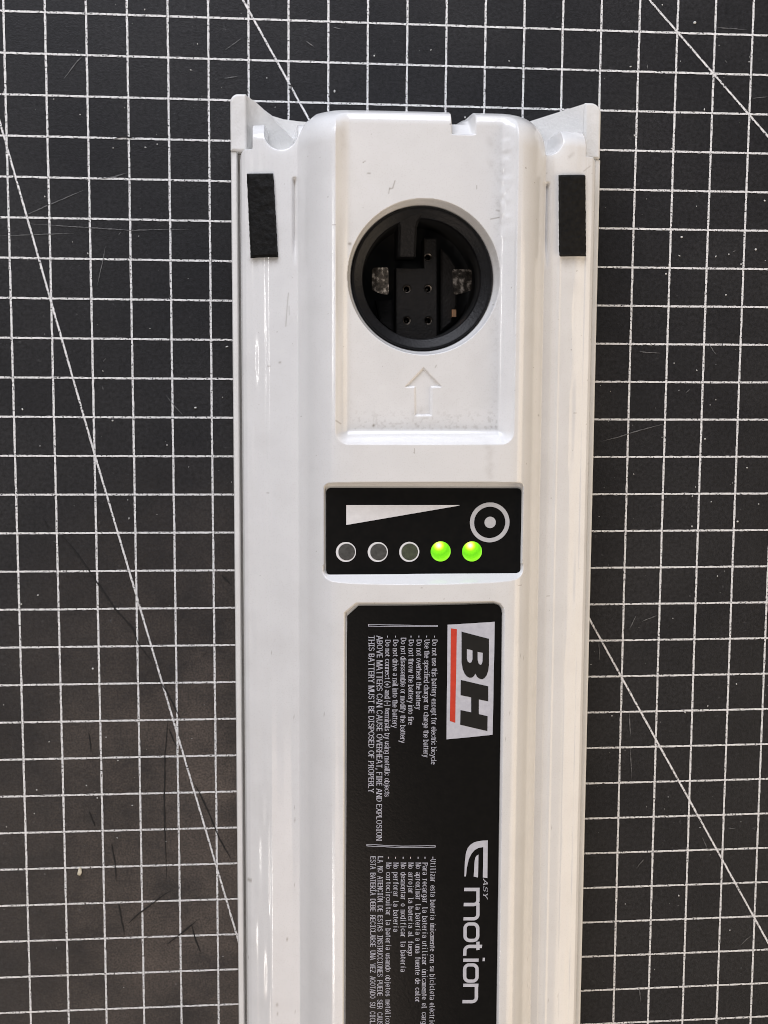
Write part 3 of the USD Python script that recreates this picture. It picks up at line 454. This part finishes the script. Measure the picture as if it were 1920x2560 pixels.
for pts, w in [[[[[0.010258,-0.083765],[0.014121,-0.084012]],[[0.013694,-0.083821],[0.013732,-0.086738],[0.013699,-0.087016],[0.013597,-0.087269],[0.013431,-0.087482],[0.013213,-0.087638],[0.012958,-0.087729],[0.012684,-0.087747],[0.010224,-0.08759]],[[0.013741,-0.087468],[0.013779,-0.090367],[0.013747,-0.090645],[0.013644,-0.090899],[0.013478,-0.091112],[0.01326,-0.091268],[0.013005,-0.091359],[0.01273,-0.091376],[0.010187,-0.091208]]],0.000842],[[[[0.013798,-0.095879],[0.013764,-0.096172],[0.013656,-0.096439],[0.013481,-0.096663],[0.013251,-0.096827],[0.012983,-0.096922],[0.012694,-0.09694],[0.011764,-0.096873],[0.011475,-0.096814],[0.011205,-0.096682],[0.010972,-0.096484],[0.010792,-0.096236],[0.010678,-0.095953],[0.010636,-0.095655],[0.010613,-0.0937],[0.010647,-0.093408],[0.010755,-0.09314],[0.010929,-0.092916],[0.011157,-0.09275],[0.011424,-0.092654],[0.011712,-0.092634],[0.012641,-0.092698],[0.01293,-0.092758],[0.013201,-0.092891],[0.013435,-0.093089],[0.013615,-0.093338],[0.013731,-0.093621],[0.013773,-0.09392],[0.013798,-0.095879],[0.013764,-0.096172]]],0.000842],[[[[0.014929,-0.098636],[0.011729,-0.098394],[0.011441,-0.098413],[0.011174,-0.098509],[0.010945,-0.098674],[0.010771,-0.098899],[0.010663,-0.099168],[0.010628,-0.099461],[0.01059,-0.100712]],[[0.013871,-0.097354],[0.013899,-0.099482]]],0.000842],[[[[0.010232,-0.101832],[0.01412,-0.10212]],[[0.015135,-0.102011],[0.015698,-0.102059]]],0.000842],[[[[0.013775,-0.106334],[0.01374,-0.10663],[0.013631,-0.106899],[0.013456,-0.107123],[0.013226,-0.107287],[0.012956,-0.107381],[0.012666,-0.107397],[0.011786,-0.107329],[0.011496,-0.107268],[0.011224,-0.107133],[0.010991,-0.106933],[0.01081,-0.106681],[0.010695,-0.106396],[0.010654,-0.106095],[0.010631,-0.104207],[0.010666,-0.103913],[0.010774,-0.103644],[0.010949,-0.103418],[0.011178,-0.103253],[0.011446,-0.103157],[0.011734,-0.103139],[0.012614,-0.103205],[0.012904,-0.103266],[0.013176,-0.103402],[0.013411,-0.103603],[0.013592,-0.103855],[0.013708,-0.104142],[0.01375,-0.104443],[0.013775,-0.106334],[0.01374,-0.10663]]],0.000842],[[[[0.010308,-0.108316],[0.014125,-0.108613]],[[0.013641,-0.108436],[0.013683,-0.111682],[0.013651,-0.111964],[0.013547,-0.112221],[0.013379,-0.112435],[0.01316,-0.112591],[0.012903,-0.11268],[0.012626,-0.112695],[0.01017,-0.112504]]],0.000842]]:
    obj('wordmark_letter', drape(unary_union([LineString(p).buffer(w/2, cap_style='flat', join_style='round') for p in pts]), 0.00003), M_silver, lab)
# lettering: outlines of the letters with small serifs added
glyphs = {}
def glyph(ch):
    if ch not in glyphs:
        if ch == ' ': glyphs[ch] = (None, 0.46)
        else:
            m = meshkit.text_mesh(ch, 1.0, 0.1); top = m.vertices[:, 2] > 0.09
            T = m.triangles[top[m.faces].all(1)][:, :, :2]
            g = unary_union([Polygon(t).buffer(0.002) for t in T if abs(np.cross(t[1]-t[0], t[2]-t[0])) > 1e-9])
            x0, y0, x1, y1 = g.bounds
            if ch.isalpha(): g = g.intersection(affinity.translate(g, 0, 0.05)).union(g.intersection(sbox(x0, y0, x1, y0+0.02)))    # thin horizontals of a book face
            if ch in 'ABDEFHIKLMNPRTUVXYZfhiklmnrdbpqvwxyÉÍÓ':
                for yy in (y0, y1-0.06):
                    for c in polys(g.intersection(sbox(x0-1, yy, x1+1, yy+0.06))):
                        bx0, by0, bx1, by1 = c.bounds
                        if bx1-bx0 < 0.24: g = g.union(sbox(bx0-0.07, yy, bx1+(0.07 if yy == y0 or ch.isupper() else 0.0), yy+0.055))
            g = affinity.translate(g, -x0, 0).simplify(0.012)
            glyphs[ch] = (g, x1-x0+0.135)
    return glyphs[ch]
def lay(text, mono):
    out, x = [], 0.0
    for ch in text:
        g, w = glyph(ch)
        if mono:
            if g is not None:
                k = min(1.0, 0.62/max(w-0.135, 0.1)) if w > 0.755 else 1.0
                gg = affinity.scale(g, k, 1, origin=(0, 0)); ww = (w-0.135)*k
                out.append(affinity.translate(gg, x+(0.72-ww)/2, 0))
            x += 0.72
        else:
            if g is not None: out.append(affinity.translate(g, x, 0))
            x += w
    return unary_union(out), x
def text_line(text, start, end, cap, mono, mat=M_text, name='text_line', shear=0.0):
    g, L = lay(text, mono); s, e, c = map(np.array, (start, end, cap))
    ax, ay = (e-s)/L, (c-s)
    g = affinity.affine_transform(g, [ax[0], ay[0]+shear*ax[0], ax[1], ay[1]+shear*ax[1], s[0], s[1]])
    obj(name, drape(g, 0.00003), mat, lab)
for a in [["- Do not use this battery except for electric bicycle",[0.001834,-0.020732],[0.001827,-0.052235],[0.003104,-0.020752],False],["- Use the specified charger to charge the battery",[-1.6e-05,-0.020706],[-3.3e-05,-0.050463],[0.00125,-0.020723],False],["- Do not overheat the battery",[-0.001887,-0.020684],[-0.001908,-0.038696],[-0.000623,-0.020699],False],["- Do not throw the battery into fire",[-0.003754,-0.020667],[-0.003763,-0.042379],[-0.002493,-0.020678],False],["Do not disassemble or modify the battery",[-0.005614,-0.021165],[-0.005615,-0.046856],[-0.004355,-0.021173],False],["- Do not drive a nail into the battery",[-0.007477,-0.020646],[-0.007512,-0.043122],[-0.00622,-0.020651],False],["- Do not connect (+) and (-) terminals by using metallic objects",[-0.009334,-0.020642],[-0.00931,-0.060036],[-0.008079,-0.020644],False],["ABOVE MATTERS CAN CAUSE OVERHEAT, FIRE AND EXPLOSION",[-0.011314,-0.020642],[-0.011254,-0.070983],[-0.009961,-0.020641],False],["THIS BATTERY MUST BE DISPOSED OF PROPERLY",[-0.013242,-0.020596],[-0.013203,-0.059112],[-0.01189,-0.020592],False],["-Utilizar esta batería únicamente con su bicicleta eléctrica",[0.001921,-0.075],[0.002033,-0.118876],[0.003217,-0.075046],True],["- Para recargar la batería utilizar únicamente el cargador",[7e-06,-0.07494],[9.1e-05,-0.120972],[0.0013,-0.07498],True],["- No aproximar la batería a una fuente de calor",[-0.00167,-0.074894],[-0.00158,-0.112192],[-0.00038,-0.074929],True],["- No arrojar la batería al fuego",[-0.003499,-0.074852],[-0.003393,-0.100153],[-0.002211,-0.074881],True],["- No desmontar o modificar la batería",[-0.005298,-0.074819],[-0.005196,-0.104126],[-0.004013,-0.074842],True],["- No perforar la batería",[-0.007119,-0.074793],[-0.007043,-0.093859],[-0.005837,-0.074811],True],["- No cortocircuitar la batería usando objetos metálicos",[-0.008887,-0.074776],[-0.008846,-0.118306],[-0.007606,-0.074788],True],["LA NO ATENCIÓN DE ESTAS INSTRUCCIONES PUEDE SER CAUSA",[-0.010883,-0.074766],[-0.010874,-0.118571],[-0.009604,-0.074772],True],["ESTA BATERÍA DEBE RECICLARSE UNA VEZ AGOTADO SU CICLO",[-0.012672,-0.074765],[-0.01264,-0.118276],[-0.011394,-0.074765],True]]: text_line(*a)
text_line(*["ASY",[0.014961,-0.081348],[0.01503,-0.086425],[0.016106,-0.081429]], False, M_silver, 'wordmark_text', 0.25)
